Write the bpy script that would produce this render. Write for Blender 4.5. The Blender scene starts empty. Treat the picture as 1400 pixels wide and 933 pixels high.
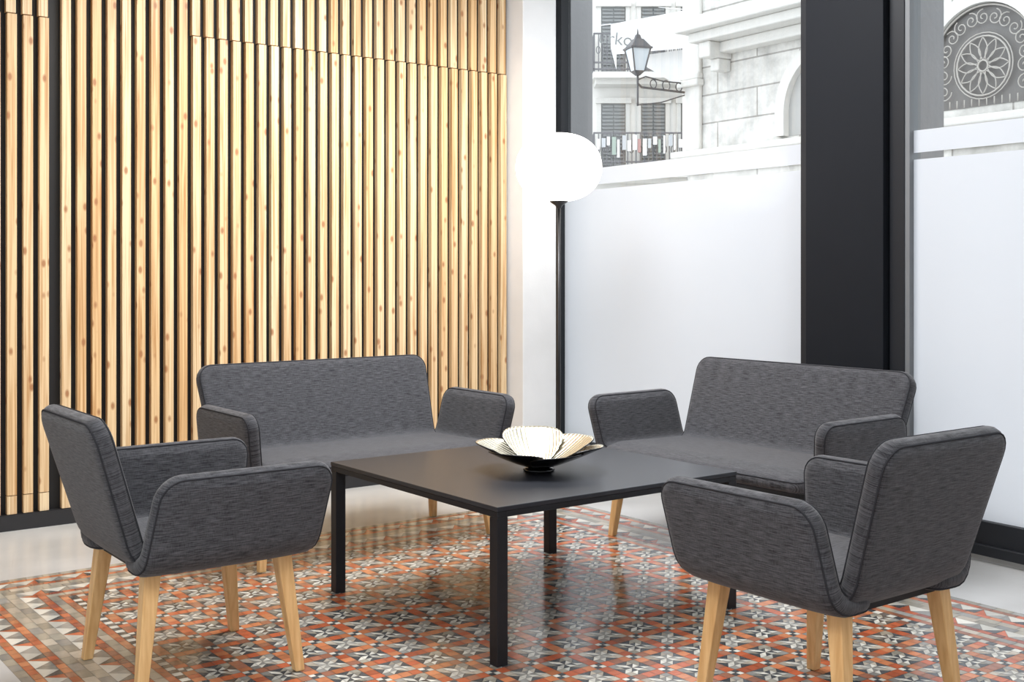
import bpy, math, random
from mathutils import Vector, Matrix
random.seed(7)
sc = bpy.context.scene
try:
    sc.view_settings.view_transform = 'Standard'
except Exception:
    pass

# ------------------------------------------------------------------ helpers
def new_mat(name):
    m = bpy.data.materials.new(name); m.use_nodes = True
    nt = m.node_tree
    return m, nt, nt.nodes['Principled BSDF']

def flat(name, col, rough=0.5, metal=0.0, spec=0.5, emis=None, es=0.0, bump=None):
    m, nt, b = new_mat(name)
    b.inputs['Base Color'].default_value = (*col, 1)
    b.inputs['Roughness'].default_value = rough
    b.inputs['Metallic'].default_value = metal
    b.inputs['Specular IOR Level'].default_value = spec
    if emis:
        b.inputs['Emission Color'].default_value = (*emis, 1)
        b.inputs['Emission Strength'].default_value = es
    # subtle procedural variation
    n = nt.nodes.new('ShaderNodeTexNoise'); n.inputs['Scale'].default_value = 6
    n.inputs['Detail'].default_value = 4
    tc = nt.nodes.new('ShaderNodeTexCoord'); nt.links.new(tc.outputs['Object'], n.inputs['Vector'])
    mx = nt.nodes.new('ShaderNodeMix'); mx.data_type = 'RGBA'
    mx.inputs['A'].default_value = (*[c*0.93 for c in col], 1)
    mx.inputs['B'].default_value = (*[min(1, c*1.06) for c in col], 1)
    nt.links.new(n.outputs['Fac'], mx.inputs['Factor'])
    nt.links.new(mx.outputs['Result'], b.inputs['Base Color'])
    if bump:
        n2 = nt.nodes.new('ShaderNodeTexNoise'); n2.inputs['Scale'].default_value = bump[0]
        nt.links.new(tc.outputs['Object'], n2.inputs['Vector'])
        bp = nt.nodes.new('ShaderNodeBump'); bp.inputs['Strength'].default_value = bump[1]
        bp.inputs['Distance'].default_value = 0.01
        nt.links.new(n2.outputs['Fac'], bp.inputs['Height'])
        nt.links.new(bp.outputs['Normal'], b.inputs['Normal'])
    return m

def empty(name, loc=(0, 0, 0), rot=0.0):
    o = bpy.data.objects.new(name, None)
    o.location = loc; o.rotation_euler = (0, 0, rot)
    o.empty_display_size = 0.2
    sc.collection.objects.link(o)
    return o

class MB:
    def __init__(s):
        s.v = []; s.f = []; s.m = []; s.uv = {}; s.col = []
    def poly(s, pts, mi=0, col=None):
        b = len(s.v); s.v += [tuple(p) for p in pts]
        s.f.append(tuple(range(b, b+len(pts)))); s.m.append(mi); s.col.append(col or (1, 1, 1))
    def box(s, x0, x1, y0, y1, z0, z1, mi=0, col=None):
        b = len(s.v)
        s.v += [(x0,y0,z0),(x1,y0,z0),(x1,y1,z0),(x0,y1,z0),(x0,y0,z1),(x1,y0,z1),(x1,y1,z1),(x0,y1,z1)]
        for q in ((0,3,2,1),(4,5,6,7),(0,1,5,4),(1,2,6,5),(2,3,7,6),(3,0,4,7)):
            s.f.append(tuple(b+i for i in q)); s.m.append(mi); s.col.append(col or (1, 1, 1))
    def tube(s, pts, r, closed=False, n=8, mi=0):
        pts = [Vector(p) for p in pts]; N = len(pts); b = len(s.v)
        prev = None
        for i, p in enumerate(pts):
            if closed: t = pts[(i+1) % N]-pts[i-1]
            else: t = pts[min(i+1, N-1)]-pts[max(i-1, 0)]
            if t.length < 1e-9: t = Vector((0, 0, 1))
            t.normalize()
            if prev is None:
                a = Vector((0, 0, 1)) if abs(t.z) < 0.9 else Vector((1, 0, 0))
                nx = t.cross(a).normalized()
            else:
                nx = (prev - t*prev.dot(t)).normalized()
            prev = nx; ny = t.cross(nx)
            rr = r[i] if isinstance(r, (list, tuple)) else r
            for k in range(n):
                an = 2*math.pi*k/n
                s.v.append(tuple(p+nx*rr*math.cos(an)+ny*rr*math.sin(an)))
        M = N if closed else N-1
        for i in range(M):
            j = (i+1) % N
            for k in range(n):
                l = (k+1) % n
                s.f.append((b+i*n+k, b+i*n+l, b+j*n+l, b+j*n+k)); s.m.append(mi); s.col.append((1, 1, 1))
        if not closed:
            s.f.append(tuple(b+k for k in range(n))[::-1]); s.m.append(mi); s.col.append((1,1,1))
            s.f.append(tuple(b+(N-1)*n+k for k in range(n))); s.m.append(mi); s.col.append((1,1,1))
    def lathe(s, prof, n=48, mi=0, c=(0, 0)):
        b = len(s.v)
        for (r, z) in prof:
            for k in range(n):
                a = 2*math.pi*k/n
                s.v.append((c[0]+r*math.cos(a), c[1]+r*math.sin(a), z))
        for i in range(len(prof)-1):
            for k in range(n):
                l = (k+1) % n
                s.f.append((b+i*n+k, b+i*n+l, b+(i+1)*n+l, b+(i+1)*n+k)); s.m.append(mi); s.col.append((1,1,1))
    def obj(s, name, mats, parent=None, loc=(0,0,0), rot=0.0, smooth=False, bevel=0, usecol=False, uvs=None):
        me = bpy.data.meshes.new(name); me.from_pydata(s.v, [], s.f)
        for m in mats: me.materials.append(m)
        me.polygons.foreach_set('material_index', s.m)
        if usecol:
            ca = me.color_attributes.new('Col', 'FLOAT_COLOR', 'CORNER')
            buf = []
            for i, f in enumerate(s.f):
                for _ in f: buf += [*s.col[i], 1.0]
            ca.data.foreach_set('color', buf)
        if uvs:
            ul = me.uv_layers.new(name='UVMap')
            for l in me.loops: ul.data[l.index].uv = uvs[l.vertex_index]
        if smooth: me.polygons.foreach_set('use_smooth', [True]*len(me.polygons))
        me.update()
        o = bpy.data.objects.new(name, me); sc.collection.objects.link(o)
        o.location = loc; o.rotation_euler = (0, 0, rot)
        if parent: o.parent = parent
        if bevel:
            bm = o.modifiers.new('bevel', 'BEVEL'); bm.width = bevel; bm.segments = 3
            bm.limit_method = 'ANGLE'; bm.angle_limit = math.radians(40)
        return o

# ------------------------------------------------------------------ frames
ANG = math.atan2(0.6, 0.8)              # room direction p (along slat wall)
C = Vector((0.31, 7.643, 0))            # far corner
WD = Vector((0.556, -0.831, 0)).normalized()
WANG = math.atan2(WD.y, WD.x)
OUT = Vector((-WD.y, WD.x, 0))
CEIL = 3.3

# ------------------------------------------------------------------ materials
# concrete floor
m_conc, nt, b = new_mat('polished_concrete')
tc = nt.nodes.new('ShaderNodeTexCoord')
n = nt.nodes.new('ShaderNodeTexNoise'); n.inputs['Scale'].default_value = 2.2; n.inputs['Detail'].default_value = 8
cr = nt.nodes.new('ShaderNodeValToRGB')
cr.color_ramp.elements[0].color = (0.44, 0.44, 0.43, 1); cr.color_ramp.elements[1].color = (0.60, 0.605, 0.60, 1)
cr.color_ramp.elements[0].position = 0.3; cr.color_ramp.elements[1].position = 0.7
nt.links.new(tc.outputs['Object'], n.inputs['Vector']); nt.links.new(n.outputs['Fac'], cr.inputs['Fac'])
nt.links.new(cr.outputs['Color'], b.inputs['Base Color']); b.inputs['Roughness'].default_value = 0.28
m_grout = flat('tile_grout', (0.16, 0.14, 0.12), 0.8)
# tiles use colour attribute
m_tile, nt, b = new_mat('mosaic_tile')
at = nt.nodes.new('ShaderNodeAttribute'); at.attribute_name = 'Col'
tc = nt.nodes.new('ShaderNodeTexCoord')
n = nt.nodes.new('ShaderNodeTexNoise'); n.inputs['Scale'].default_value = 45; n.inputs['Detail'].default_value = 5
nt.links.new(tc.outputs['Object'], n.inputs['Vector'])
mr = nt.nodes.new('ShaderNodeMapRange'); mr.inputs['To Min'].default_value = 0.82; mr.inputs['To Max'].default_value = 1.15
nt.links.new(n.outputs['Fac'], mr.inputs['Value'])
vm = nt.nodes.new('ShaderNodeVectorMath'); vm.operation = 'SCALE'
nt.links.new(at.outputs['Color'], vm.inputs[0]); nt.links.new(mr.outputs['Result'], vm.inputs['Scale'])
nt.links.new(vm.outputs['Vector'], b.inputs['Base Color'])
n2 = nt.nodes.new('ShaderNodeTexNoise'); n2.inputs['Scale'].default_value = 9
nt.links.new(tc.outputs['Object'], n2.inputs['Vector'])
mr2 = nt.nodes.new('ShaderNodeMapRange'); mr2.inputs['To Min'].default_value = 0.08; mr2.inputs['To Max'].default_value = 0.20
nt.links.new(n2.outputs['Fac'], mr2.inputs['Value']); nt.links.new(mr2.outputs['Result'], b.inputs['Roughness'])
b.inputs['Specular IOR Level'].default_value = 0.75

# pine wood for slats
m_pine, nt, b = new_mat('pine_slats')
tc = nt.nodes.new('ShaderNodeTexCoord'); at = nt.nodes.new('ShaderNodeAttribute'); at.attribute_name = 'Col'
sep = nt.nodes.new('ShaderNodeSeparateColor'); nt.links.new(at.outputs['Color'], sep.inputs['Color'])
off = nt.nodes.new('ShaderNodeCombineXYZ')
mu = nt.nodes.new('ShaderNodeMath'); mu.operation = 'MULTIPLY'; mu.inputs[1].default_value = 37.0
nt.links.new(sep.outputs['Red'], mu.inputs[0]); nt.links.new(mu.outputs[0], off.inputs['Z']); nt.links.new(mu.outputs[0], off.inputs['Y'])
add = nt.nodes.new('ShaderNodeVectorMath'); add.operation = 'ADD'
nt.links.new(tc.outputs['Object'], add.inputs[0]); nt.links.new(off.outputs[0], add.inputs[1])
mp = nt.nodes.new('ShaderNodeMapping'); mp.inputs['Scale'].default_value = (75, 55, 1.3)
nt.links.new(add.outputs[0], mp.inputs['Vector'])
gn = nt.nodes.new('ShaderNodeTexNoise'); gn.inputs['Scale'].default_value = 1.0; gn.inputs['Detail'].default_value = 5; gn.inputs['Distortion'].default_value = 0.8
nt.links.new(mp.outputs[0], gn.inputs['Vector'])
gr = nt.nodes.new('ShaderNodeValToRGB')
gr.color_ramp.elements[0].color = (0.55, 0.32, 0.14, 1); gr.color_ramp.elements[0].position = 0.33
gr.color_ramp.elements[1].color = (0.85, 0.68, 0.44, 1); gr.color_ramp.elements[1].position = 0.58
nt.links.new(gn.outputs['Fac'], gr.inputs['Fac'])
tint = nt.nodes.new('ShaderNodeMix'); tint.data_type = 'RGBA'; tint.blend_type = 'MULTIPLY'; tint.inputs['Factor'].default_value = 1
tr = nt.nodes.new('ShaderNodeValToRGB')
tr.color_ramp.elements[0].color = (0.90, 0.74, 0.56, 1); tr.color_ramp.elements[1].color = (1, 1, 1, 1)
nt.links.new(sep.outputs['Green'], tr.inputs['Fac'])
nt.links.new(gr.outputs['Color'], tint.inputs['A']); nt.links.new(tr.outputs['Color'], tint.inputs['B'])
mpk = nt.nodes.new('ShaderNodeMapping'); mpk.inputs['Scale'].default_value = (17, 17, 8.5)
nt.links.new(add.outputs[0], mpk.inputs['Vector'])
vk = nt.nodes.new('ShaderNodeTexVoronoi'); vk.inputs['Scale'].default_value = 1.0
nt.links.new(mpk.outputs[0], vk.inputs['Vector'])
kr = nt.nodes.new('ShaderNodeValToRGB')
kr.color_ramp.elements[0].color = (1, 1, 1, 1); kr.color_ramp.elements[0].position = 0.10
kr.color_ramp.elements[1].color = (0, 0, 0, 1); kr.color_ramp.elements[1].position = 0.22
nt.links.new(vk.outputs['Distance'], kr.inputs['Fac'])
km = nt.nodes.new('ShaderNodeMix'); km.data_type = 'RGBA'
km.inputs['B'].default_value = (0.36, 0.14, 0.05, 1)
kf = nt.nodes.new('ShaderNodeMath'); kf.operation = 'MULTIPLY'; kf.inputs[1].default_value = 0.85
nt.links.new(kr.outputs['Color'], kf.inputs[0]); nt.links.new(kf.outputs[0], km.inputs['Factor'])
nt.links.new(tint.outputs['Result'], km.inputs['A'])
nt.links.new(km.outputs['Result'], b.inputs['Base Color']); b.inputs['Roughness'].default_value = 0.45

# beech legs
m_beech, nt, b = new_mat('beech_wood')
tc = nt.nodes.new('ShaderNodeTexCoord')
mp = nt.nodes.new('ShaderNodeMapping'); mp.inputs['Scale'].default_value = (70, 70, 4)
nt.links.new(tc.outputs['Object'], mp.inputs['Vector'])
n = nt.nodes.new('ShaderNodeTexNoise'); n.inputs['Scale'].default_value = 1; n.inputs['Detail'].default_value = 4
nt.links.new(mp.outputs[0], n.inputs['Vector'])
cr = nt.nodes.new('ShaderNodeValToRGB')
cr.color_ramp.elements[0].color = (0.68, 0.39, 0.15, 1); cr.color_ramp.elements[0].position = 0.3
cr.color_ramp.elements[1].color = (0.88, 0.58, 0.27, 1); cr.color_ramp.elements[1].position = 0.7
nt.links.new(n.outputs['Fac'], cr.inputs['Fac']); nt.links.new(cr.outputs['Color'], b.inputs['Base Color'])
b.inputs['Roughness'].default_value = 0.4

# fabric
m_fab, nt, b = new_mat('charcoal_melange_fabric')
uv = nt.nodes.new('ShaderNodeUVMap'); uv.uv_map = 'UVMap'
mp = nt.nodes.new('ShaderNodeMapping'); mp.inputs['Scale'].default_value = (20, 380, 1)
nt.links.new(uv.outputs[0], mp.inputs['Vector'])
n = nt.nodes.new('ShaderNodeTexNoise'); n.inputs['Scale'].default_value = 1; n.inputs['Detail'].default_value = 3; n.inputs['Roughness'].default_value = 0.65
nt.links.new(mp.outputs[0], n.inputs['Vector'])
mpb = nt.nodes.new('ShaderNodeMapping'); mpb.inputs['Scale'].default_value = (420, 60, 1)
nt.links.new(uv.outputs[0], mpb.inputs['Vector'])
nb = nt.nodes.new('ShaderNodeTexNoise'); nb.inputs['Scale'].default_value = 1; nb.inputs['Detail'].default_value = 2
nt.links.new(mpb.outputs[0], nb.inputs['Vector'])
av = nt.nodes.new('ShaderNodeMix'); av.inputs['Factor'].default_value = 0.22
nt.links.new(n.outputs['Fac'], av.inputs['A']); nt.links.new(nb.outputs['Fac'], av.inputs['B'])
cr = nt.nodes.new('ShaderNodeValToRGB')
cr.color_ramp.elements[0].color = (0.014, 0.0145, 0.018, 1); cr.color_ramp.elements[0].position = 0.37
cr.color_ramp.elements[1].color = (0.118, 0.119, 0.130, 1); cr.color_ramp.elements[1].position = 0.68
nt.links.new(av.outputs['Result'], cr.inputs['Fac']); nt.links.new(cr.outputs['Color'], b.inputs['Base Color'])
b.inputs['Roughness'].default_value = 0.9; b.inputs['Specular IOR Level'].default_value = 0.2
b.inputs['Sheen Weight'].default_value = 0.2; b.inputs['Sheen Roughness'].default_value = 0.5
bp = nt.nodes.new('ShaderNodeBump'); bp.inputs['Strength'].default_value = 0.2; bp.inputs['Distance'].default_value = 0.002
nt.links.new(av.outputs['Result'], bp.inputs['Height']); nt.links.new(bp.outputs['Normal'], b.inputs['Normal'])
m_pipe = flat('seam_piping', (0.030, 0.031, 0.036), 0.85, spec=0.2)

m_black = flat('black_board', (0.006, 0.006, 0.007), 0.6)
m_base = flat('black_skirting', (0.02, 0.02, 0.023), 0.4)
m_frame = flat('anthracite_metal', (0.017, 0.019, 0.023), 0.45, 0.0, 0.25)
m_col = flat('anthracite_cladding', (0.011, 0.013, 0.017), 0.55, 0.0, 0.12)
m_white = flat('white_plaster', (0.80, 0.81, 0.82), 0.7, bump=(120, 0.05))
m_table = flat('table_black_top', (0.022, 0.024, 0.030), 0.33, 0.0, 0.35)
m_tleg = flat('table_black_metal', (0.011, 0.012, 0.015), 0.45, 0.0, 0.3)
m_opal = flat('opal_glass', (0.95, 0.93, 0.9), 0.3, emis=(1, 0.96, 0.9), es=2.8)
m_stem = flat('lamp_stem_metal', (0.05, 0.05, 0.052), 0.35, 0.7)
m_stone = None

def glass_mat():
    m = bpy.data.materials.new('window_glass'); m.use_nodes = True
    nt = m.node_tree; nt.nodes.clear()
    out = nt.nodes.new('ShaderNodeOutputMaterial'); tr = nt.nodes.new('ShaderNodeBsdfTransparent')
    tr.inputs[0].default_value = (0.97, 0.985, 0.99, 1)
    gl = nt.nodes.new('ShaderNodeBsdfGlossy'); gl.inputs['Roughness'].default_value = 0.01
    mx = nt.nodes.new('ShaderNodeMixShader'); fr = nt.nodes.new('ShaderNodeFresnel'); fr.inputs[0].default_value = 1.5
    nt.links.new(fr.outputs[0], mx.inputs[0]); nt.links.new(tr.outputs[0], mx.inputs[1]); nt.links.new(gl.outputs[0], mx.inputs[2])
    nt.links.new(mx.outputs[0], out.inputs[0]); return m
def frost_mat():
    m = bpy.data.materials.new('frosted_film'); m.use_nodes = True
    nt = m.node_tree; nt.nodes.clear()
    out = nt.nodes.new('ShaderNodeOutputMaterial'); tl = nt.nodes.new('ShaderNodeBsdfTranslucent')
    tl.inputs[0].default_value = (0.72, 0.755, 0.805, 1)
    df = nt.nodes.new('ShaderNodeBsdfDiffuse'); df.inputs[0].default_value = (0.74, 0.765, 0.81, 1)
    n = nt.nodes.new('ShaderNodeTexNoise'); n.inputs['Scale'].default_value = 0.9
    tc = nt.nodes.new('ShaderNodeTexCoord'); nt.links.new(tc.outputs['Object'], n.inputs['Vector'])
    mr = nt.nodes.new('ShaderNodeMapRange'); mr.inputs['To Min'].default_value = 0.36; mr.inputs['To Max'].default_value = 0.56
    nt.links.new(n.outputs['Fac'], mr.inputs['Value'])
    m1 = nt.nodes.new('ShaderNodeMixShader'); nt.links.new(mr.outputs['Result'], m1.inputs[0])
    nt.links.new(tl.outputs[0], m1.inputs[1]); nt.links.new(df.outputs[0], m1.inputs[2])
    gl = nt.nodes.new('ShaderNodeBsdfGlossy'); gl.inputs['Roughness'].default_value = 0.12
    fr = nt.nodes.new('ShaderNodeFresnel'); fr.inputs[0].default_value = 1.35
    m2 = nt.nodes.new('ShaderNodeMixShader'); nt.links.new(fr.outputs[0], m2.inputs[0])
    nt.links.new(m1.outputs[0], m2.inputs[1]); nt.links.new(gl.outputs[0], m2.inputs[2])
    nt.links.new(m2.outputs[0], out.inputs[0]); return m
m_glass = glass_mat(); m_frost = frost_mat()

# ------------------------------------------------------------------ floor with mosaic carpet
def build_floor():
    mb = MB()
    P0, P1, Q0, Q1 = 0.94, 4.04, 0.60, 5.0
    # surrounding concrete (four strips)
    A0, A1, B0, B1 = -1.7, 5.6, -1.6, 5.99
    for (x0, x1, y0, y1) in ((A0, A1, Q1, B1), (A0, A1, B0, Q0), (A0, P0, Q0, Q1), (P1, A1, Q0, Q1)):
        mb.poly([(x0,y0,0),(x1,y0,0),(x1,y1,0),(x0,y1,0)], 0)
    mb.poly([(P0,Q0,-0.0015),(P1,Q0,-0.0015),(P1,Q1,-0.0015),(P0,Q1,-0.0015)], 1)
    mb.box(A0, A1, B0, B1, -0.14, -0.02, 0)
    RED = (0.46, 0.115, 0.05); RED2 = (0.54, 0.20, 0.09); BRN = (0.33, 0.14, 0.085); WHT = (0.64, 0.625, 0.56)
    GRY = (0.28, 0.275, 0.255); OLV = (0.35, 0.325, 0.265); DRK = (0.075, 0.08, 0.085); TAU = (0.46, 0.41, 0.335); MAR = (0.27, 0.08, 0.055)
    def t(pts, col, g=0.0010):
        cx = sum(p[0] for p in pts)/len(pts); cy = sum(p[1] for p in pts)/len(pts)
        k = random.uniform(0.72, 1.18)
        out = []
        for p in pts:
            dx, dy = p[0]-cx, p[1]-cy; L = math.hypot(dx, dy); s_ = max(0.2, (L-g*1.3)/L)
            out.append((cx+dx*s_, cy+dy*s_, 0.0))
        mb.poly(out, 2, tuple(c*k for c in col))
    def rect(x0, x1, y0, y1, col): t([(x0,y0),(x1,y0),(x1,y1),(x0,y1)], col)
    B = 0.42; N = 15; T = (P1-P0-2*B)/N; w = T*0.27; S = T-w; u = S/4
    def rr_(): return random.choice((RED, RED, RED2, RED2, BRN))
    def star(x, y, par):
        q = lambda i, j: (x+i*u, y+j*u)
        for (i, j) in ((0,0),(3,0),(0,3),(3,3)):
            t([q(i,j),q(i+1,j),q(i+1,j+1),q(i,j+1)], (GRY if (i+j) % 2 else OLV) if par else (TAU if (i+j) % 2 else GRY))
        c = q(2,2)
        cs = [q(1,1),q(2,1),q(3,1),q(3,2),q(3,3),q(2,3),q(1,3),q(1,2)]
        for k in range(8):
            t([c, cs[k], cs[(k+1) % 8]], WHT if k % 2 else (DRK if par else GRY))
        for (a, b_, m_, o1, o2) in (((1,0),(3,0),(2,1),(1,1),(3,1)), ((1,4),(3,4),(2,3),(1,3),(3,3)),
                                  ((0,1),(0,3),(1,2),(1,1),(1,3)), ((4,1),(4,3),(3,2),(3,1),(3,3))):
            t([q(*a), q(*b_), q(*m_)], DRK if (a[0]+b_[1]) % 2 else GRY)
            t([q(*a), q(*m_), q(*o1)], WHT)
            t([q(*b_), q(*m_), q(*o2)], OLV if par else TAU)
    nq = int((Q1-B-(Q0+0.2))/T)
    qb = Q1-B-nq*T
    for i in range(N):
        for j in range(nq):
            x = P0+B+i*T; y = qb+j*T
            star(x+w, y+w, (i+j) % 2)
            for k in range(3):
                l = S/3
                rect(x+w+k*l, x+w+(k+1)*l, y, y+w, rr_())
                rect(x, x+w, y+w+k*l, y+w+(k+1)*l, rr_())
            rect(x, x+w/2, y, y+w/2, DRK); rect(x+w/2, x+w, y+w/2, y+w, DRK)
            rect(x+w/2, x+w, y, y+w/2, WHT); rect(x, x+w/2, y+w/2, y+w, WHT)
    rows = [(0, 0.035, 'olv'), (0.035, 0.065, 'red'), (0.065, 0.125, 'zig'), (0.125, 0.155, 'red'), (0.155, 0.195, 'tau'), (0.195, 0.235, 'tau2'),
            (0.235, 0.295, 'zig'), (0.295, 0.325, 'mar'), (0.325, 0.36, 'tau'), (0.36, 0.39, 'red'), (0.39, 0.42, 'chk')]
    def strip(length, f, d0, d1, kind):
        h = d1-d0
        if kind == 'zig':
            m = max(1, round(length/(1.6*h))); l = length/m
            for k in range(m):
                a, b_ = k*l, (k+1)*l; c = (a+b_)/2
                t([f(a,d0), f(b_,d0), f(c,d1)], WHT); 
                t([f(a,d0), f(c,d1), f(a,d1)], DRK if k % 2 else GRY); t([f(b_,d0), f(b_,d1), f(c,d1)], GRY if k % 2 else RED)
        else:
            l0 = h if kind == 'chk' else (h*1.9 if kind in ('tau', 'tau2', 'olv') else h*1.6)
            m = max(1, round(length/l0)); l = length/m
            for k in range(m):
                if kind == 'chk': c = WHT if k % 2 else DRK
                elif kind == 'olv': c = GRY if k % 2 else OLV
                elif kind == 'red': c = rr_()
                elif kind == 'mar': c = MAR if k % 2 else RED
                else: c = (TAU if (k+(kind == 'tau')) % 3 else GRY) if k % 2 else OLV
                t([f(k*l,d0), f((k+1)*l,d0), f((k+1)*l,d1), f(k*l,d1)], c)
    for (d0, d1, kind) in rows:
        strip(P1-P0-2*d0, lambda s_, d: (P0+d0+s_, Q1-d), d0, d1, kind)
        strip(Q1-d1-Q0, lambda s_, d: (P0+d, Q0+s_), d0, d1, kind)
        strip(Q1-d1-Q0, lambda s_, d: (P1-d, Q0+s_), d0, d1, kind)
    return mb.obj('floor', [m_conc, m_grout, m_tile], rot=ANG, usecol=True)
build_floor()

# ceiling
mb = MB(); mb.box(-1.8, 5.05, -1.7, 6.05, CEIL, CEIL+0.1)
mb.obj('ceiling', [m_white], rot=ANG)
# walls behind the viewpoint
mb = MB(); mb.box(-1.8, -1.7, -1.7, 6.0, 0, CEIL); mb.obj('wall_back', [m_white], rot=ANG)
mb = MB(); mb.box(-1.7, 5.0, -1.7, -1.6, 0, CEIL); mb.obj('wall_right', [m_white], rot=ANG)

# ------------------------------------------------------------------ left wall + slats
mb = MB(); mb.box(-6.53, 0.0, 0.046, 0.16, 0, CEIL)
mb.obj('wall_left', [m_black], loc=C, rot=ANG)
mb = MB(); mb.box(-6.5, -0.415, -0.002, 0.045, 0, 0.075)
mb.obj('baseboard_left', [m_base], loc=C, rot=ANG)
mb = MB()
pitch = 0.0745; w = 0.0435; x = -0.425-w; D0 = 0.008
while x > -6.45:
    c1 = (random.random(), random.random()**0.7, 0)
    c2 = (random.random(), random.random()**0.7, 0)
    xc = x+w/2
    door_a = xc > -2.46; door_b = xc < -3.22
    if door_a or door_b:
        if door_b:
            mb.box(x, x+w, D0, 0.040, 0.078, 0.165, 0, c2)
            mb.box(x, x+w, D0, 0.040, 0.169, 2.485, 0, c1)
        else:
            mb.box(x, x+w, D0, 0.040, 0.078, 2.485, 0, c1)
        mb.box(x-0.004, x+w-0.004, D0+0.004, 0.044, 2.491, CEIL-0.002, 0, c2)
    else:
        mb.box(x, x+w, D0, 0.040, 0.078, CEIL-0.002, 0, c1)
    x -= pitch
    if -3.27 < x < -3.18: x -= 0.03
mb.obj('wood_slat_cladding', [m_pine], loc=C, rot=ANG, usecol=True)
# white corner pillar
mb = MB(); mb.box(-0.40, -0.135, -0.13, 0.16, 0, CEIL); mb.box(-0.135, 0.06, 0.0, 0.045, 0, CEIL)
mb.obj('wall_corner_pillar', [m_white], loc=C, rot=ANG, bevel=0.004)

# ------------------------------------------------------------------ window wall
def window(name, x0, x1):
    e = empty(name, C, WANG)
    zs = [(0.17, 1.757, 1), (1.757, 1.788, 0), (1.788, 1.89, 1), (1.89, CEIL-0.06, 0)]
    g = MB(); f = MB()
    for z0, z1, k in zs:
        (f if k else g).poly([(x0,0.0,z0),(x1,0.0,z0),(x1,0.0,z1),(x0,0.0,z1)])
    g.obj('clear_glass', [m_glass], parent=e); f.obj('frosted_glass', [m_frost], parent=e)
    fr = MB()
    fr.box(x0, x1, -0.03, 0.05, 0.03, 0.172)
    fr.box(x0, x1, -0.055, -0.03, 0.03, 0.075)
    fr.box(x0, x1, -0.03, 0.05, CEIL-0.06, CEIL)
    fr.obj('frame', [m_frame], parent=e, bevel=0.003)
    s = MB(); s.box(x0, x1, -0.02, 0.12, 0, 0.03); s.obj('sill', [m_conc], parent=e)
    return e
e1 = window('window_1', 0.05, 2.10)
mb = MB(); mb.box(0.0, 0.06, -0.03, 0.05, 0, CEIL); mb.obj('frame_jamb', [m_frame], parent=e1, bevel=0.003)
e2 = window('window_2', 2.745, 7.7)
mb = MB(); mb.box(2.725, 2.75, -0.03, 0.05, 0, CEIL); mb.obj('frame_jamb', [flat('grey_seal', (0.16,0.17,0.18), .5)], parent=e2)
# black clad column between the windows
ec = empty('clad_column', C, WANG)
mb = MB(); mb.box(2.165, 2.635, -0.07, 0.10, 0, CEIL); mb.obj('column_body', [m_col], parent=ec, bevel=0.004)
mb = MB(); mb.box(2.10, 2.158, -0.035, 0.08, 0, CEIL); mb.box(2.642, 2.725, -0.035, 0.08, 0, CEIL)
mb.obj('column_side_frames', [m_frame], parent=ec, bevel=0.004)
mb = MB(); mb.box(2.158, 2.165, -0.02, 0.06, 0, CEIL); mb.box(2.635, 2.642, -0.02, 0.06, 0, CEIL)
mb.obj('column_shadow_gaps', [m_black], parent=ec)

# ------------------------------------------------------------------ upholstered shells
def make_path(pts, rad):
    pts = [Vector(p) for p in pts]; out = [pts[0]]
    for i in range(1, len(pts)-1):
        a, b_, c = pts[i-1], pts[i], pts[i+1]
        d1 = (a-b_).normalized(); d2 = (c-b_).normalized()
        ang = d1.angle(d2); r = rad[i-1]
        tl = min(r/math.tan(ang/2), 0.48*(a-b_).length, 0.48*(c-b_).length); 
        p0 = b_+d1*tl; p2 = b_+d2*tl
        for k in range(13):
            t = k/12; out.append((1-t)**2*p0+2*t*(1-t)*b_+t*t*p2)
    out.append(pts[-1])
    L = [0]
    for i in range(1, len(out)): L.append(L[-1]+(out[i]-out[i-1]).length)
    def ev(s):
        if s <= 0:
            d = (out[1]-out[0]).normalized(); return out[0]+d*s, d
        if s >= L[-1]:
            d = (out[-1]-out[-2]).normalized(); return out[-1]+d*(s-L[-1]), d
        i = 0
        while L[i+1] < s: i += 1
        t = (s-L[i])/(L[i+1]-L[i]); return out[i].lerp(out[i+1], t), (out[i+1]-out[i]).normalized()
    def ev2(s):
        p, _ = ev(s); a, _ = ev(s-0.012); b_, _ = ev(s+0.012); d = (b_-a).normalized()
        return p, d
    return ev2, L[-1]

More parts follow.
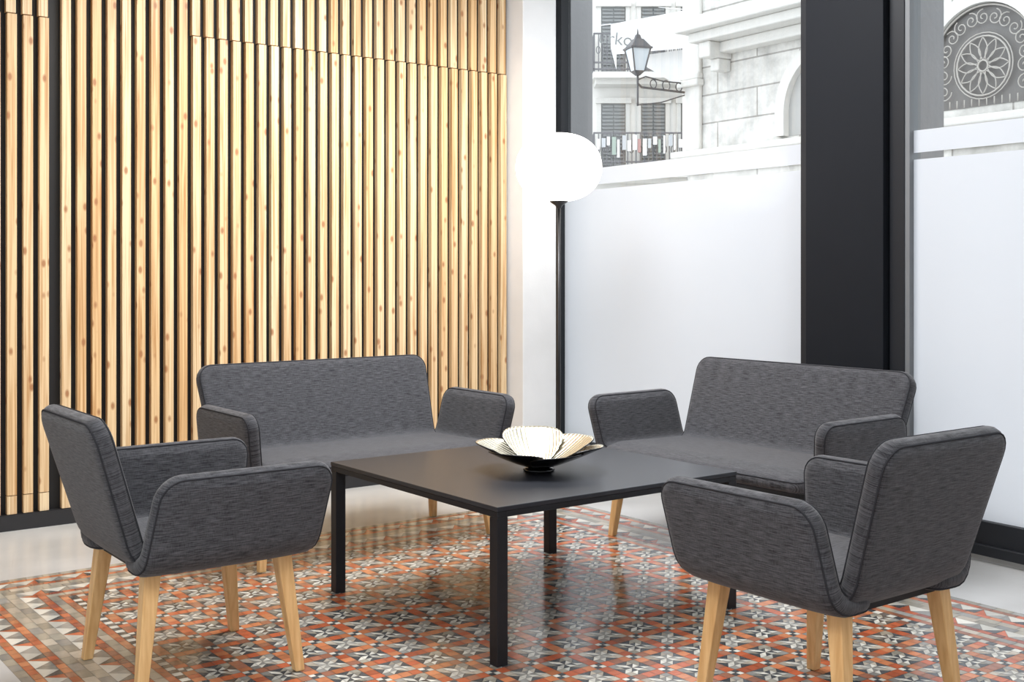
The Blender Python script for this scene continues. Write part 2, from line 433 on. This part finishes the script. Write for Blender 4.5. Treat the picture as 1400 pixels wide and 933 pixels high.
SH = [0]
def shell(name, parent, path, total, half, cen, th, R0, R1, mapf, puff=0.12):
    r = th/2; SH[0] += 1; uo = SH[0]*1.37
    b0, b1 = r, total-r
    def wa(b_):
        W = half(b_)-r
        for (end, R) in ((b_-b0, R0-r*0.5), (b1-b_, R1-r*0.5)):
            if end < R: W -= R-math.sqrt(max(0, R*R-(R-end)**2))
        return W
    K = 7
    bs = [b0+R0*(1-math.cos(math.pi/2*k/K)) for k in range(K)]
    be = [b1-R1*(1-math.cos(math.pi/2*k/K)) for k in range(K)][::-1]
    lo, hi = b0+R0, b1-R1; nm = max(2, int((hi-lo)/0.018))
    bs = bs+[lo+(hi-lo)*k/nm for k in range(nm+1)]+be
    NU = 24; us = [-1+2*i/NU for i in range(NU+1)]
    NB = len(bs); mb = MB(); uvs = []
    def add(a, b_, h):
        p, d = path(b_); nrm = Vector((-d.y, d.x))
        mb.v.append(tuple(mapf(a+cen(b_), p+nrm*h))); uvs.append((a+cen(b_)+uo, b_+uo*0.7))
    for sgn in (1, -1):
        for j, b_ in enumerate(bs):
            for u_ in us:
                vv = (2*j/(NB-1)-1)
                add(u_*wa(b_), b_, sgn*r*(1+puff*(1-u_**4)*(1-vv**4)))
    W = NU+1; off = NB*W
    def quad(*q):
        mb.f.append(q); mb.m.append(0); mb.col.append((1,1,1))
    for j in range(NB-1):
        for i in range(NU):
            a = j*W+i; quad(a, a+1, a+W+1, a+W)
            a += off; quad(a, a+W, a+W+1, a+1)
    loop = [(i, 0) for i in range(NU)]+[(NU, j) for j in range(NB-1)]+[(i, NB-1) for i in range(NU, 0, -1)]+[(0, j) for j in range(NB-1, 0, -1)]
    P2 = [Vector((us[i]*wa(bs[j])+0, bs[j])) for i, j in loop]; M = len(loop); nr = []
    for k in range(M):
        d = P2[(k+1) % M]-P2[k-1]; d.normalize(); nr.append(Vector((d.y, -d.x)))
    prev = [j*W+i for i, j in loop]; ST = 8; rings = {}
    for s_ in range(1, ST+1):
        if s_ == ST: cur = [off+j*W+i for i, j in loop]
        else:
            ph = math.pi*s_/ST; cur = []
            for k in range(M):
                q = P2[k]+nr[k]*r*math.sin(ph)
                cur.append(len(mb.v)); add(q.x, q.y, r*math.cos(ph))
        for k in range(M):
            l = (k+1) % M; quad(prev[k], cur[k], cur[l], prev[l])
        rings[s_] = cur; prev = cur
    o = mb.obj(name, [m_fab], parent=parent, smooth=True, uvs=uvs)
    pm = MB()
    for s_ in (2, 6):
        pm.tube([Vector(mb.v[i]) for i in rings[s_]], 0.0030, closed=True, n=6)
    pm.obj(name+'_piping', [m_pipe], parent=parent, smooth=True)
    return o

def leg(name, parent, top, foot, wt, wf):
    mb = MB(); v = []
    for (c, h) in ((foot, wf/2), (top, wt/2)):
        for dx, dy in ((-1,-1),(1,-1),(1,1),(-1,1)): v.append((c[0]+dx*h, c[1]+dy*h, c[2]))
    mb.v = v; mb.f = [(3,2,1,0),(4,5,6,7),(0,1,5,4),(1,2,6,5),(2,3,7,6),(3,0,4,7)]; mb.m = [0]*6; mb.col = [(1,1,1)]*6
    return mb.obj(name, [m_beech], parent=parent, bevel=0.004)

def seat_unit(name, c, fwd, hw, height, lean=0.375):
    rot = math.atan2(-fwd[0], fwd[1])
    e = empty(name, (c[0], c[1], 0), rot)
    ev, L = make_path([(0.335, 0.392), (0.22, 0.416), (-0.245, 0.402), (-lean, height)], [0.12, 0.085])
    def half(b_):
        t = min(1, max(0, (b_-0.52)/(L-0.52))); return hw+0.035*t
    shell('seat_and_back', e, ev, L, half, lambda b_: 0.0, 0.062, 0.045, 0.06, lambda a, p: Vector((a, p.x, p.y)))
    for sg, nm in ((1, 'armrest_right'), (-1, 'armrest_left')):
        ev2, L2 = make_path([(hw-0.12, 0.398), (hw+0.035, 0.394), (hw+0.075, 0.662)], [0.07])
        def rng(b_):
            t = min(1, max(0, (b_-0.12)/(L2-0.12)))
            return (-0.268+0.045*t, 0.292+0.048*t)
        shell(nm, e, ev2, L2, lambda b_: (rng(b_)[1]-rng(b_)[0])/2, lambda b_: sum(rng(b_))/2, 0.066, 0.04, 0.055,
              (lambda a, p, sg=sg: Vector((sg*p.x, a, p.y))))
    lx = hw
    k = 0
    for sx in (-1, 1):
        for sy in (-1, 1):
            k += 1
            leg('leg_%d' % k, e, (sx*(lx-0.035), sy*0.205-0.0, 0.385), (sx*lx, sy*0.25, 0), 0.050, 0.031)
    mb = MB()
    mb.box(-lx+0.03, lx-0.03, -0.215, -0.19, 0.355, 0.385); mb.box(-lx+0.03, lx-0.03, 0.19, 0.215, 0.355, 0.385)
    mb.obj('under_frame', [m_black], parent=e)
    return e
seat_unit('armchair', (-1.0175, 3.7125), (0.804, 0.595), 0.25, 0.83)
seat_unit('armchair', (0.895, 3.32), (-0.60, 0.80), 0.25, 0.83)
seat_unit('two_seat_sofa', (-0.72, 5.40), (0.60, -0.80), 0.585, 0.815, 0.40)
seat_unit('two_seat_sofa', (1.031, 5.21), (-0.785, -0.62), 0.585, 0.815, 0.40)

# ------------------------------------------------------------------ table
et = empty('coffee_table', (0.0635, 4.446, 0), ANG)
H = 0.55
mb = MB(); mb.box(-H, H, -H, H, 0.490, 0.505); mb.obj('table_top', [m_table], parent=et, bevel=0.002)
mb = MB()
for a in (-1, 1):
    mb.box(min(a*H*0.997, a*(H-0.04)), max(a*H*0.997, a*(H-0.04)), -H*0.997, H*0.997, 0.470, 0.4895)
    mb.box(-(H-0.04), H-0.04, min(a*H*0.997, a*(H-0.04)), max(a*H*0.997, a*(H-0.04)), 0.470, 0.4895)
mb.obj('apron_frame', [m_tleg], parent=et, bevel=0.0015)
k = 0
for a in (-1, 1):
    for b_ in (-1, 1):
        k += 1; mb = MB(); mb.box(a*(H-0.022)-0.021, a*(H-0.022)+0.021, b_*(H-0.022)-0.021, b_*(H-0.022)+0.021, 0, 0.470)
        mb.obj('leg_%d' % k, [m_tleg], parent=et, bevel=0.002)

# ------------------------------------------------------------------ leaf bowl
m_gold, nt, b = new_mat('brushed_champagne_gold')
b.inputs['Metallic'].default_value = 0.85; b.inputs['Roughness'].default_value = 0.27
uvn = nt.nodes.new('ShaderNodeUVMap'); uvn.uv_map = 'UVMap'
wv = nt.nodes.new('ShaderNodeTexWave'); wv.inputs['Scale'].default_value = 2.0; wv.inputs['Distortion'].default_value = 0.5
nt.links.new(uvn.outputs[0], wv.inputs['Vector'])
cr = nt.nodes.new('ShaderNodeValToRGB'); cr.color_ramp.elements[0].color = (0.36, 0.31, 0.19, 1); cr.color_ramp.elements[0].position = 0.02
cr.color_ramp.elements[1].color = (0.74, 0.70, 0.57, 1); cr.color_ramp.elements[1].position = 0.14
nt.links.new(wv.outputs['Fac'], cr.inputs['Fac']); nt.links.new(cr.outputs['Color'], b.inputs['Base Color'])
bp = nt.nodes.new('ShaderNodeBump'); bp.inputs['Strength'].default_value = 0.35; bp.inputs['Distance'].default_value = 0.003
nt.links.new(wv.outputs['Fac'], bp.inputs['Height']); nt.links.new(bp.outputs['Normal'], b.inputs['Normal'])
m_blk = flat('black_lacquer', (0.006, 0.006, 0.007), 0.15)
eb = empty('leaf_bowl', (0.10, 4.36, 0.505), 0.0)
# (direction deg, length, half-angle deg, rim height, lift, roll)
PET = [(160, 0.238, 52, 0.100, 0.004, 0.006), (98, 0.225, 50, 0.128, 0.010, 0.0), (38, 0.222, 50, 0.112, 0.004, -0.004),
       (-12, 0.240, 44, 0.088, 0.010, -0.006), (-66, 0.225, 42, 0.080, 0.003, 0.006), (-125, 0.225, 46, 0.082, 0.009, 0.0)]
for k, (ad, R, hd, rim, lift, roll) in enumerate(PET):
    a0 = math.radians(ad)
    mb = MB(); uvs = []; NA, NR = 28, 20
    for j in range(NR+1):
        v = j/NR
        for i in range(NA+1):
            u_ = -1+2*i/NA
            end = 1-0.24*abs(u_)**3.2
            rr = 0.02+(R-0.02)*v*end
            an = a0+u_*math.radians(hd)*(1.0-0.16*v*v)
            z = 0.010+rim*(rr/R)**1.5+lift*v+roll*u_*v-0.012*v*v*(1-u_*u_)
            mb.v.append((rr*math.cos(an), rr*math.sin(an), max(z, 0.006))); uvs.append((u_*1.5*(0.4+0.6*v), v*0.15))
    for j in range(NR):
        for i in range(NA):
            a = j*(NA+1)+i; mb.f.append((a, a+NA+1, a+NA+2, a+1)); mb.m.append(0); mb.col.append((1,1,1))
    o = mb.obj('petal_%d' % (k+1), [m_gold, m_blk], parent=eb, smooth=True, uvs=uvs)
    so = o.modifiers.new('sol', 'SOLIDIFY'); so.thickness = 0.004; so.offset = -1
    so.material_offset = 1; so.material_offset_rim = 1
mb = MB(); mb.lathe([(0.0, 0.0), (0.055, 0.0), (0.06, 0.004), (0.05, 0.010), (0.0, 0.012)], 32)
mb.obj('bowl_foot', [m_blk], parent=eb, smooth=True)

# ------------------------------------------------------------------ floor lamp
el = empty('floor_lamp', (0.256, 6.40, 0), 0)
mb = MB(); pr = []
for k in range(33):
    t = -math.pi/2+math.pi*k/32
    pr.append((max(0.0005, 0.236*math.copysign(abs(math.cos(t))**0.88, 1)), 1.814+0.188*math.copysign(abs(math.sin(t))**0.94, math.sin(t))))
mb.lathe(pr, 64); mb.obj('globe_shade', [m_opal], parent=el, smooth=True)
mb = MB(); mb.tube([(0,0,0.02),(0,0,0.8),(0,0,1.60)], 0.011, n=16); mb.lathe([(0.011,1.59),(0.02,1.605),(0.045,1.622),(0.055,1.632),(0.0,1.634)], 32)
mb.obj('stem', [m_stem], parent=el, smooth=True)
mb = MB(); mb.lathe([(0,0),(0.135,0),(0.14,0.006),(0.135,0.016),(0.02,0.024),(0.011,0.05)], 48); mb.obj('lamp_base', [m_stem], parent=el, smooth=True)

# ------------------------------------------------------------------ exterior
m_stone, nt, b = new_mat('facade_stone')
tc = nt.nodes.new('ShaderNodeTexCoord')
mp = nt.nodes.new('ShaderNodeMapping'); mp.inputs['Rotation'].default_value = (math.radians(90), 0, 0)
nt.links.new(tc.outputs['Object'], mp.inputs['Vector'])
br = nt.nodes.new('ShaderNodeTexBrick'); br.inputs['Scale'].default_value = 1.0
br.inputs['Color1'].default_value = (0.70, 0.69, 0.66, 1); br.inputs['Color2'].default_value = (0.60, 0.59, 0.56, 1)
br.inputs['Mortar'].default_value = (0.34, 0.33, 0.31, 1); br.inputs['Mortar Size'].default_value = 0.010
br.inputs['Brick Width'].default_value = 1.25; br.inputs['Row Height'].default_value = 0.33
nt.links.new(mp.outputs[0], br.inputs['Vector'])
n = nt.nodes.new('ShaderNodeTexNoise'); n.inputs['Scale'].default_value = 3.5; n.inputs['Detail'].default_value = 12
n.inputs['Roughness'].default_value = 0.65
nt.links.new(tc.outputs['Object'], n.inputs['Vector'])
mr = nt.nodes.new('ShaderNodeMapRange'); mr.inputs['From Min'].default_value = 0.3; mr.inputs['From Max'].default_value = 0.7
mr.inputs['To Min'].default_value = 0.60; mr.inputs['To Max'].default_value = 1.15
nt.links.new(n.outputs['Fac'], mr.inputs['Value'])
vm = nt.nodes.new('ShaderNodeVectorMath'); vm.operation = 'SCALE'
nt.links.new(br.outputs['Color'], vm.inputs[0]); nt.links.new(mr.outputs['Result'], vm.inputs['Scale'])
nt.links.new(vm.outputs['Vector'], b.inputs['Base Color']); b.inputs['Roughness'].default_value = 0.9
m_stone2 = flat('moulded_stone', (0.64, 0.63, 0.60), 0.9, bump=(25, 0.5))
m_cext = flat('raw_concrete', (0.26, 0.26, 0.265), 0.9, bump=(30, 0.3))
m_iron = flat('wrought_iron', (0.09, 0.09, 0.095), 0.6)
m_iron2 = flat('weathered_grille_iron', (0.42, 0.40, 0.37), 0.7)
m_dark = flat('dark_pane', (0.16, 0.155, 0.15), 0.5)  # dark grey pane behind the rosette grille
m_recess = flat('blank_arch_infill', (0.40, 0.40, 0.39), 0.8)

# own building pillars just outside the glass
for (x0, x1) in ((-1.0, -0.45), (2.12, 2.46)):
    mb = MB(); mb.box(x0, x1, 0.35, 0.62, -0.14, 3.6)
    mb.obj('exterior_concrete_pillar', [m_cext], loc=C, rot=WANG)
# street
mb = MB(); mb.box(-22, 12, 0.8, 30, -0.2, -0.15)
mb.obj('street_ground', [flat('paving', (0.45, 0.44, 0.43), 0.85)], loc=C, rot=WANG)

F0 = C+OUT*5.0
ef = empty('stone_building', F0, WANG)
mb = MB(); mb.box(-4.26, 7, 0, 3.0, -0.15, 6.2); mb.obj('facade_wall', [m_stone], parent=ef)
mb = MB()
mb.box(-4.36, 7, -0.10, 0, 2.50, 2.58); mb.box(-4.40, 7, -0.16, 0, 2.58, 2.66); mb.box(-4.32, 7, -0.05, 0, 2.38, 2.50)
mb.box(-4.34, 7, -0.12, 0, 2.16, 2.22)
mb.box(-3.9, -1.6, -0.55, 0, 3.95, 4.10); mb.box(-3.8, -1.7, -0.42, 0, 3.84, 3.95); mb.box(-3.7, -1.8, -0.2, 0, 3.72, 3.84)
for xx in (-3.6, -1.95):
    mb.box(xx-0.09, xx+0.09, -0.36, 0, 3.66, 3.84); mb.box(xx-0.07, xx+0.07, -0.20, 0, 3.52, 3.66)
mb.box(-4.30, -4.0, -0.06, 0, 2.66, 6.2); mb.box(-1.35, -1.1, -0.08, 0, 2.66, 6.2)
for xx in (-4.33,):
    mb.box(xx, xx+0.36, -0.12, 0, 3.42, 3.50); mb.box(xx+0.02, xx+0.34, -0.09, 0, 3.50, 3.58)
mb.obj('cornices', [m_stone2], parent=ef, bevel=0.02)
def arch(cx, cz, R, drop, tag, grille):
    m = MB(); n = 24; ri, ro = R, R+0.13
    pts = [(-1, -drop)]+[(math.cos(math.pi-math.pi*k/n), math.sin(math.pi-math.pi*k/n)) for k in range(n+1)]+[(1, -drop)]
    def pp(p, r_, first):
        if first: return (cx+p[0]*r_, cz-drop)
        return (cx+p[0]*r_, cz+p[1]*r_)
    ins = [pp(p, ri, i in (0, len(pts)-1)) for i, p in enumerate(pts)]
    ous = [pp(p, ro, i in (0, len(pts)-1)) for i, p in enumerate(pts)]
    for i in range(len(pts)-1):
        a, b_, c_, d = ins[i], ins[i+1], ous[i+1], ous[i]
        m.poly([(a[0],-0.09,a[1]),(b_[0],-0.09,b_[1]),(c_[0],-0.09,c_[1]),(d[0],-0.09,d[1])])
        m.poly([(d[0],-0.09,d[1]),(c_[0],-0.09,c_[1]),(c_[0],0,c_[1]),(d[0],0,d[1])])
        m.poly([(a[0],-0.09,a[1]),(b_[0],-0.09,b_[1]),(b_[0],0,b_[1]),(a[0],0,a[1])])
    m.obj('arch_surround_'+tag, [m_stone2], parent=ef)
    m = MB(); m.poly([(x_, -0.006, z_) for x_, z_ in ins]); m.obj('arch_pane_'+tag, [m_dark if grille else m_recess], parent=ef)
    if grille:
        g = MB(); y = -0.05
        cc = (cx, cz-0.02)
        def circ(x_, z_, r_, t=0.009, a0=0, a1=2*math.pi, N=28):
            cl = abs(a1-a0-2*math.pi) < 1e-6
            g.tube([(x_+r_*math.cos(a0+(a1-a0)*k/N), y, z_+r_*math.sin(a0+(a1-a0)*k/N)) for k in range(N if cl else N+1)], t, closed=cl, n=5)
        circ(*cc, 0.27); circ(*cc, 0.30, 0.006); circ(*cc, 0.05)
        for k in range(12):
            a = 2*math.pi*k/12
            pts_ = []
            for q in range(9):
                t_ = q/8; rr = 0.05+0.21*t_; wv_ = 0.045*math.sin(math.pi*t_)
                pts_.append((rr, wv_))
            for sg in (1, -1):
                g.tube([(cc[0]+r_*math.cos(a)-sg*w_*math.sin(a), y, cc[1]+r_*math.sin(a)+sg*w_*math.cos(a)) for r_, w_ in pts_], 0.006, n=5)
        def scroll(x_, z_, r_, st, sg):
            g.tube([(x_+r_*(1-q/26)*math.cos(st+sg*q*0.42), y, z_+r_*(1-q/26)*math.sin(st+sg*q*0.42)) for q in range(23)], 0.006, n=5)
        for k in range(11):
            a = math.pi*(k+0.5)/11; scroll(cx+0.42*math.cos(a), cz+0.42*math.sin(a), 0.075, a, 1 if k % 2 else -1)
        for k in range(14):
            x_ = cx-0.50+1.0*k/13; g.tube([(x_, y, cz-drop), (x_, y, cz-0.31)], 0.006, n=5)
        for sx in (-1, 1):
            for zz in (-0.07, -0.22): scroll(cx+sx*0.41, cz+zz, 0.085, 0, sx)
        circ(cx, cz, 0.53, 0.01, 0, math.pi)
        g.obj('rosette_grille', [m_iron2], parent=ef, smooth=True)
arch(-0.27, 3.13, 0.55, 0.38, 'a', True)
arch(-2.05, 2.95, 0.60, 0.25, 'b', False)

# street lantern on bracket
sl = empty('street_lamp', (1.45, 13.5, 0), 0)
mb = MB()
z0 = 3.50
def frus(za, ra, zb, rb, mbx, mi, n=4, rot=math.pi/4+0.3):
    b0 = len(mbx.v)
    for z, r_ in ((za, ra), (zb, rb)):
        for k in range(n):
            a = rot+2*math.pi*k/n; mbx.v.append((r_*math.cos(a), r_*math.sin(a), z))
    for k in range(n):
        l = (k+1) % n; mbx.f.append((b0+k, b0+l, b0+n+l, b0+n+k)); mbx.m.append(mi); mbx.col.append((1,1,1))
    mbx.f.append(tuple(b0+n+k for k in range(n))); mbx.m.append(mi); mbx.col.append((1,1,1))
    mbx.f.append(tuple(b0+k for k in range(n))[::-1]); mbx.m.append(mi); mbx.col.append((1,1,1))
m_lglass = flat('lantern_glass', (0.55, 0.59, 0.62), 0.15)
frus(z0+0.05, 0.085, z0+0.30, 0.155, mb, 1)
frus(z0+0.30, 0.185, z0+0.32, 0.185, mb, 0); frus(z0+0.32, 0.17, z0+0.42, 0.07, mb, 0); frus(z0+0.42, 0.05, z0+0.47, 0.03, mb, 0)
frus(z0+0.0, 0.03, z0+0.05, 0.095, mb, 0)
for k in range(4):
    a = math.pi/4+0.3+math.pi/2*k
    mb.tube([(0.087*math.cos(a), 0.087*math.sin(a), z0+0.05), (0.158*math.cos(a), 0.158*math.sin(a), z0+0.30)], 0.010, n=5, mi=0)
mb.tube([(0,0,z0+0.46),(0,0,z0+0.54)], [0.015, 0.004], n=6)
mb.obj('lantern', [m_iron, m_lglass], parent=sl)
mb = MB(); ex, ey = 0.66, 0.47
mb.tube([(0,0,z0),(0,0,z0-0.09),(0.05,0.035,z0-0.13),(ex,ey,z0-0.13)], 0.014, n=6)
mb.tube([(0,0,z0-0.05),(0.1,0.07,z0-0.0),(ex*0.5,ey*0.5,z0-0.03),(ex,ey,z0-0.02)], 0.009, n=6)
for (c0, r_) in ((0.3, 0.05), (0.55, 0.06), (0.8, 0.05)):
    mb.tube([(ex*c0+r_*math.cos(a)*0.8, ey*c0+r_*math.cos(a)*0.58, z0-0.075+r_*math.sin(a)) for a in [2*math.pi*q/20 for q in range(20)]], 0.007, closed=True, n=5)
mb.tube([(0,0,z0-0.1),(0.0,0,z0-0.35)], 0.012, n=6)
mb.tube([(0.0,0.0,z0-0.34),(0.3,0.21,z0-0.28),(ex,ey,z0-0.14)], 0.008, n=6)
mb.obj('wall_bracket', [m_iron], parent=sl, smooth=True)

# distant street building with balconies
ed = empty('balcony_building', (0.9, 20.0, 0), 0)
m_pale = flat('pale_render', (0.72, 0.71, 0.68), 0.9, bump=(8, 0.4))
m_shut = flat('grey_shutter', (0.24, 0.25, 0.25), 0.7)
m_rail = flat('balcony_iron', (0.14, 0.14, 0.15), 0.6)
mb = MB(); mb.box(0, 3.6, 0, 2, -0.15, 7.5); mb.obj('front_wall', [m_pale], parent=ed)
mb = MB()
for z in (2.95, 4.60): 
    for x_ in (0.62, 1.30, 1.98):
        mb.box(x_, x_+0.42, -0.015, 0, z, z+1.15)
        for q in range(18):
            zz = z+0.03+q*0.062
            for xa, xb in ((x_+0.02, x_+0.20), (x_+0.22, x_+0.40)): mb.box(xa, xb, -0.04, -0.015, zz, zz+0.035)
mb.obj('shutters', [m_shut], parent=ed)
mb = MB()
for z in (2.9, 4.55):
    mb.box(0.45, 2.75, -0.6, 0, z-0.1, z); mb.box(0.5, 2.7, -0.45, 0, z-0.18, z-0.1)
for z in (2.95, 4.60):
    for x_ in (0.62, 1.30, 1.98):
        mb.box(x_-0.09, x_+0.51, -0.09, 0, z+1.15, z+1.24)
        mb.box(x_-0.07, x_, -0.04, 0, z, z+1.15); mb.box(x_+0.42, x_+0.49, -0.04, 0, z, z+1.15)
mb.obj('balcony_slabs', [m_stone2], parent=ed)
mb = MB()
for z in (2.9, 4.55):
    for zz in (0.03, 0.14, 0.62): mb.box(0.45, 2.75, -0.6, -0.57, z+zz, z+zz+0.025)
    for k in range(34):
        x_ = 0.46+k*0.069; mb.box(x_, x_+0.016, -0.595, -0.58, z, z+0.63)
    for k in range(16):
        x_ = 0.53+k*0.138
        mb.tube([(x_+0.032*math.cos(a), -0.588, z+0.36+0.06*math.sin(a)) for a in [2*math.pi*q/12 for q in range(12)]], 0.007, closed=True, n=4)
    for k in range(8):
        for x_ in (0.45, 2.735): mb.box(x_, x_+0.014, -0.6+k*0.075, -0.585+k*0.075, z, z+0.63)
mb.obj('balcony_railings', [m_rail], parent=ed)
# plants and washing on the balcony, mostly pale
m_cl = [flat('cloth_red', (0.42, 0.25, 0.24), 0.9), flat('cloth_white', (0.8, 0.8, 0.8), 0.9), flat('cloth_green', (0.34, 0.41, 0.36), 0.9), flat('cloth_grey', (0.5, 0.52, 0.54), 0.9)]
mb = MB()
for k in range(26):
    x_ = 0.5+k*0.085; h_ = random.uniform(0.04, 0.30); z_ = 3.5-0.10*random.random()
    mb.box(x_, x_+random.uniform(0.03, 0.07), -0.64, -0.62, z_-h_, z_, (1, 3, 1, 2, 1, 3, 1, 1, 0)[k % 9])
mb.obj('laundry', m_cl, parent=ed)
mb = MB()
def sh(p): return (p[0]+0.45, p[1]-4.0, p[2])
mb.poly([sh(p) for p in [(0.0,0,4.62),(1.15,0.6,4.95),(1.25,0.2,4.35),(0.05,-0.3,4.15)]]); mb.poly([sh(p) for p in [(0.0,0,4.62),(0.05,-0.3,4.15),(0.05,-0.3,3.95),(0.0,0,4.3)]])
mb.poly([sh(p) for p in [(0.25,-0.1,4.15),(1.2,0.3,4.35),(1.1,0.1,3.7)]])
for p in ((0.0,0,4.62),(1.15,0.6,4.95)):
    q = sh(p); mb.tube([q, (q[0], 0.0, q[2]+0.8)], 0.006, n=5)
mb.obj('street_canopy', [flat('white_canvas', (0.76, 0.76, 0.76), 0.8, bump=(5, 0.8))], parent=ed)
tcu = bpy.data.curves.new('canopy_lettering', 'FONT'); tcu.body = 'urko'; tcu.size = 0.24; tcu.extrude = 0.004
to = bpy.data.objects.new('canopy_lettering', tcu); sc.collection.objects.link(to); to.parent = ed
to.location = (-0.20+0.45, -4.34, 4.30); to.rotation_euler = (math.radians(90), math.radians(6), 0)
tcu.materials.append(m_shut)

# ------------------------------------------------------------------ lighting
w = bpy.data.worlds.new('world'); sc.world = w; w.use_nodes = True
bg = w.node_tree.nodes['Background']
bg.inputs['Color'].default_value = (0.90, 0.95, 1.0, 1); bg.inputs['Strength'].default_value = 2.55

def rc(p, q, z): return Vector((0.8*p-0.6*q, 0.6*p+0.8*q, z))
def area(name, loc, target, sx, sy, power, col):
    l = bpy.data.lights.new(name, 'AREA'); l.shape = 'RECTANGLE'; l.size = sx; l.size_y = sy
    l.energy = power; l.color = col
    o = bpy.data.objects.new(name, l); sc.collection.objects.link(o); o.location = loc
    d = (Vector(target)-Vector(loc)).normalized(); o.rotation_euler = d.to_track_quat('-Z', 'Y').to_euler()
    return o
area('overhead_fill', rc(3.0, 4.0, CEIL-0.03), rc(3.0, 4.0, 0), 1.6, 1.6, 150, (0.98, 0.985, 1.0))  # added unseen fill, brightens the sofa seats from above
area('overhead_fill', rc(0.3, 1.2, CEIL-0.03), rc(0.3, 1.2, 0), 1.6, 1.6, 95, (0.98, 0.985, 1.0))  # second added overhead fill, lifts the near part of the room
def spot(name, loc, target, power, col, size=70, blend=0.8):
    l = bpy.data.lights.new(name, 'SPOT'); l.energy = power; l.color = col; l.spot_size = math.radians(size); l.spot_blend = blend
    l.shadow_soft_size = 0.08
    o = bpy.data.objects.new(name, l); sc.collection.objects.link(o); o.location = loc
    d = (Vector(target)-Vector(loc)).normalized(); o.rotation_euler = d.to_track_quat('-Z', 'Y').to_euler()
for i, p in enumerate((0.6, 1.9, 3.0, 4.0)):
    spot('ceiling_spotlight', rc(p, 4.7, CEIL-0.05), rc(p, 5.95, 1.5), (45, 38, 46, 52)[i], (1, 0.84, 0.60))

# ------------------------------------------------------------------ camera
cd = bpy.data.cameras.new('camera'); co = bpy.data.objects.new('camera', cd); sc.collection.objects.link(co)
co.location = (0, 0, 1.25); co.rotation_euler = (math.radians(90), 0, 0)
cd.sensor_width = 36; cd.lens = 1600/1400*36; cd.shift_y = -96.5/1400
cd.clip_start = 0.05; cd.clip_end = 200
sc.camera = co
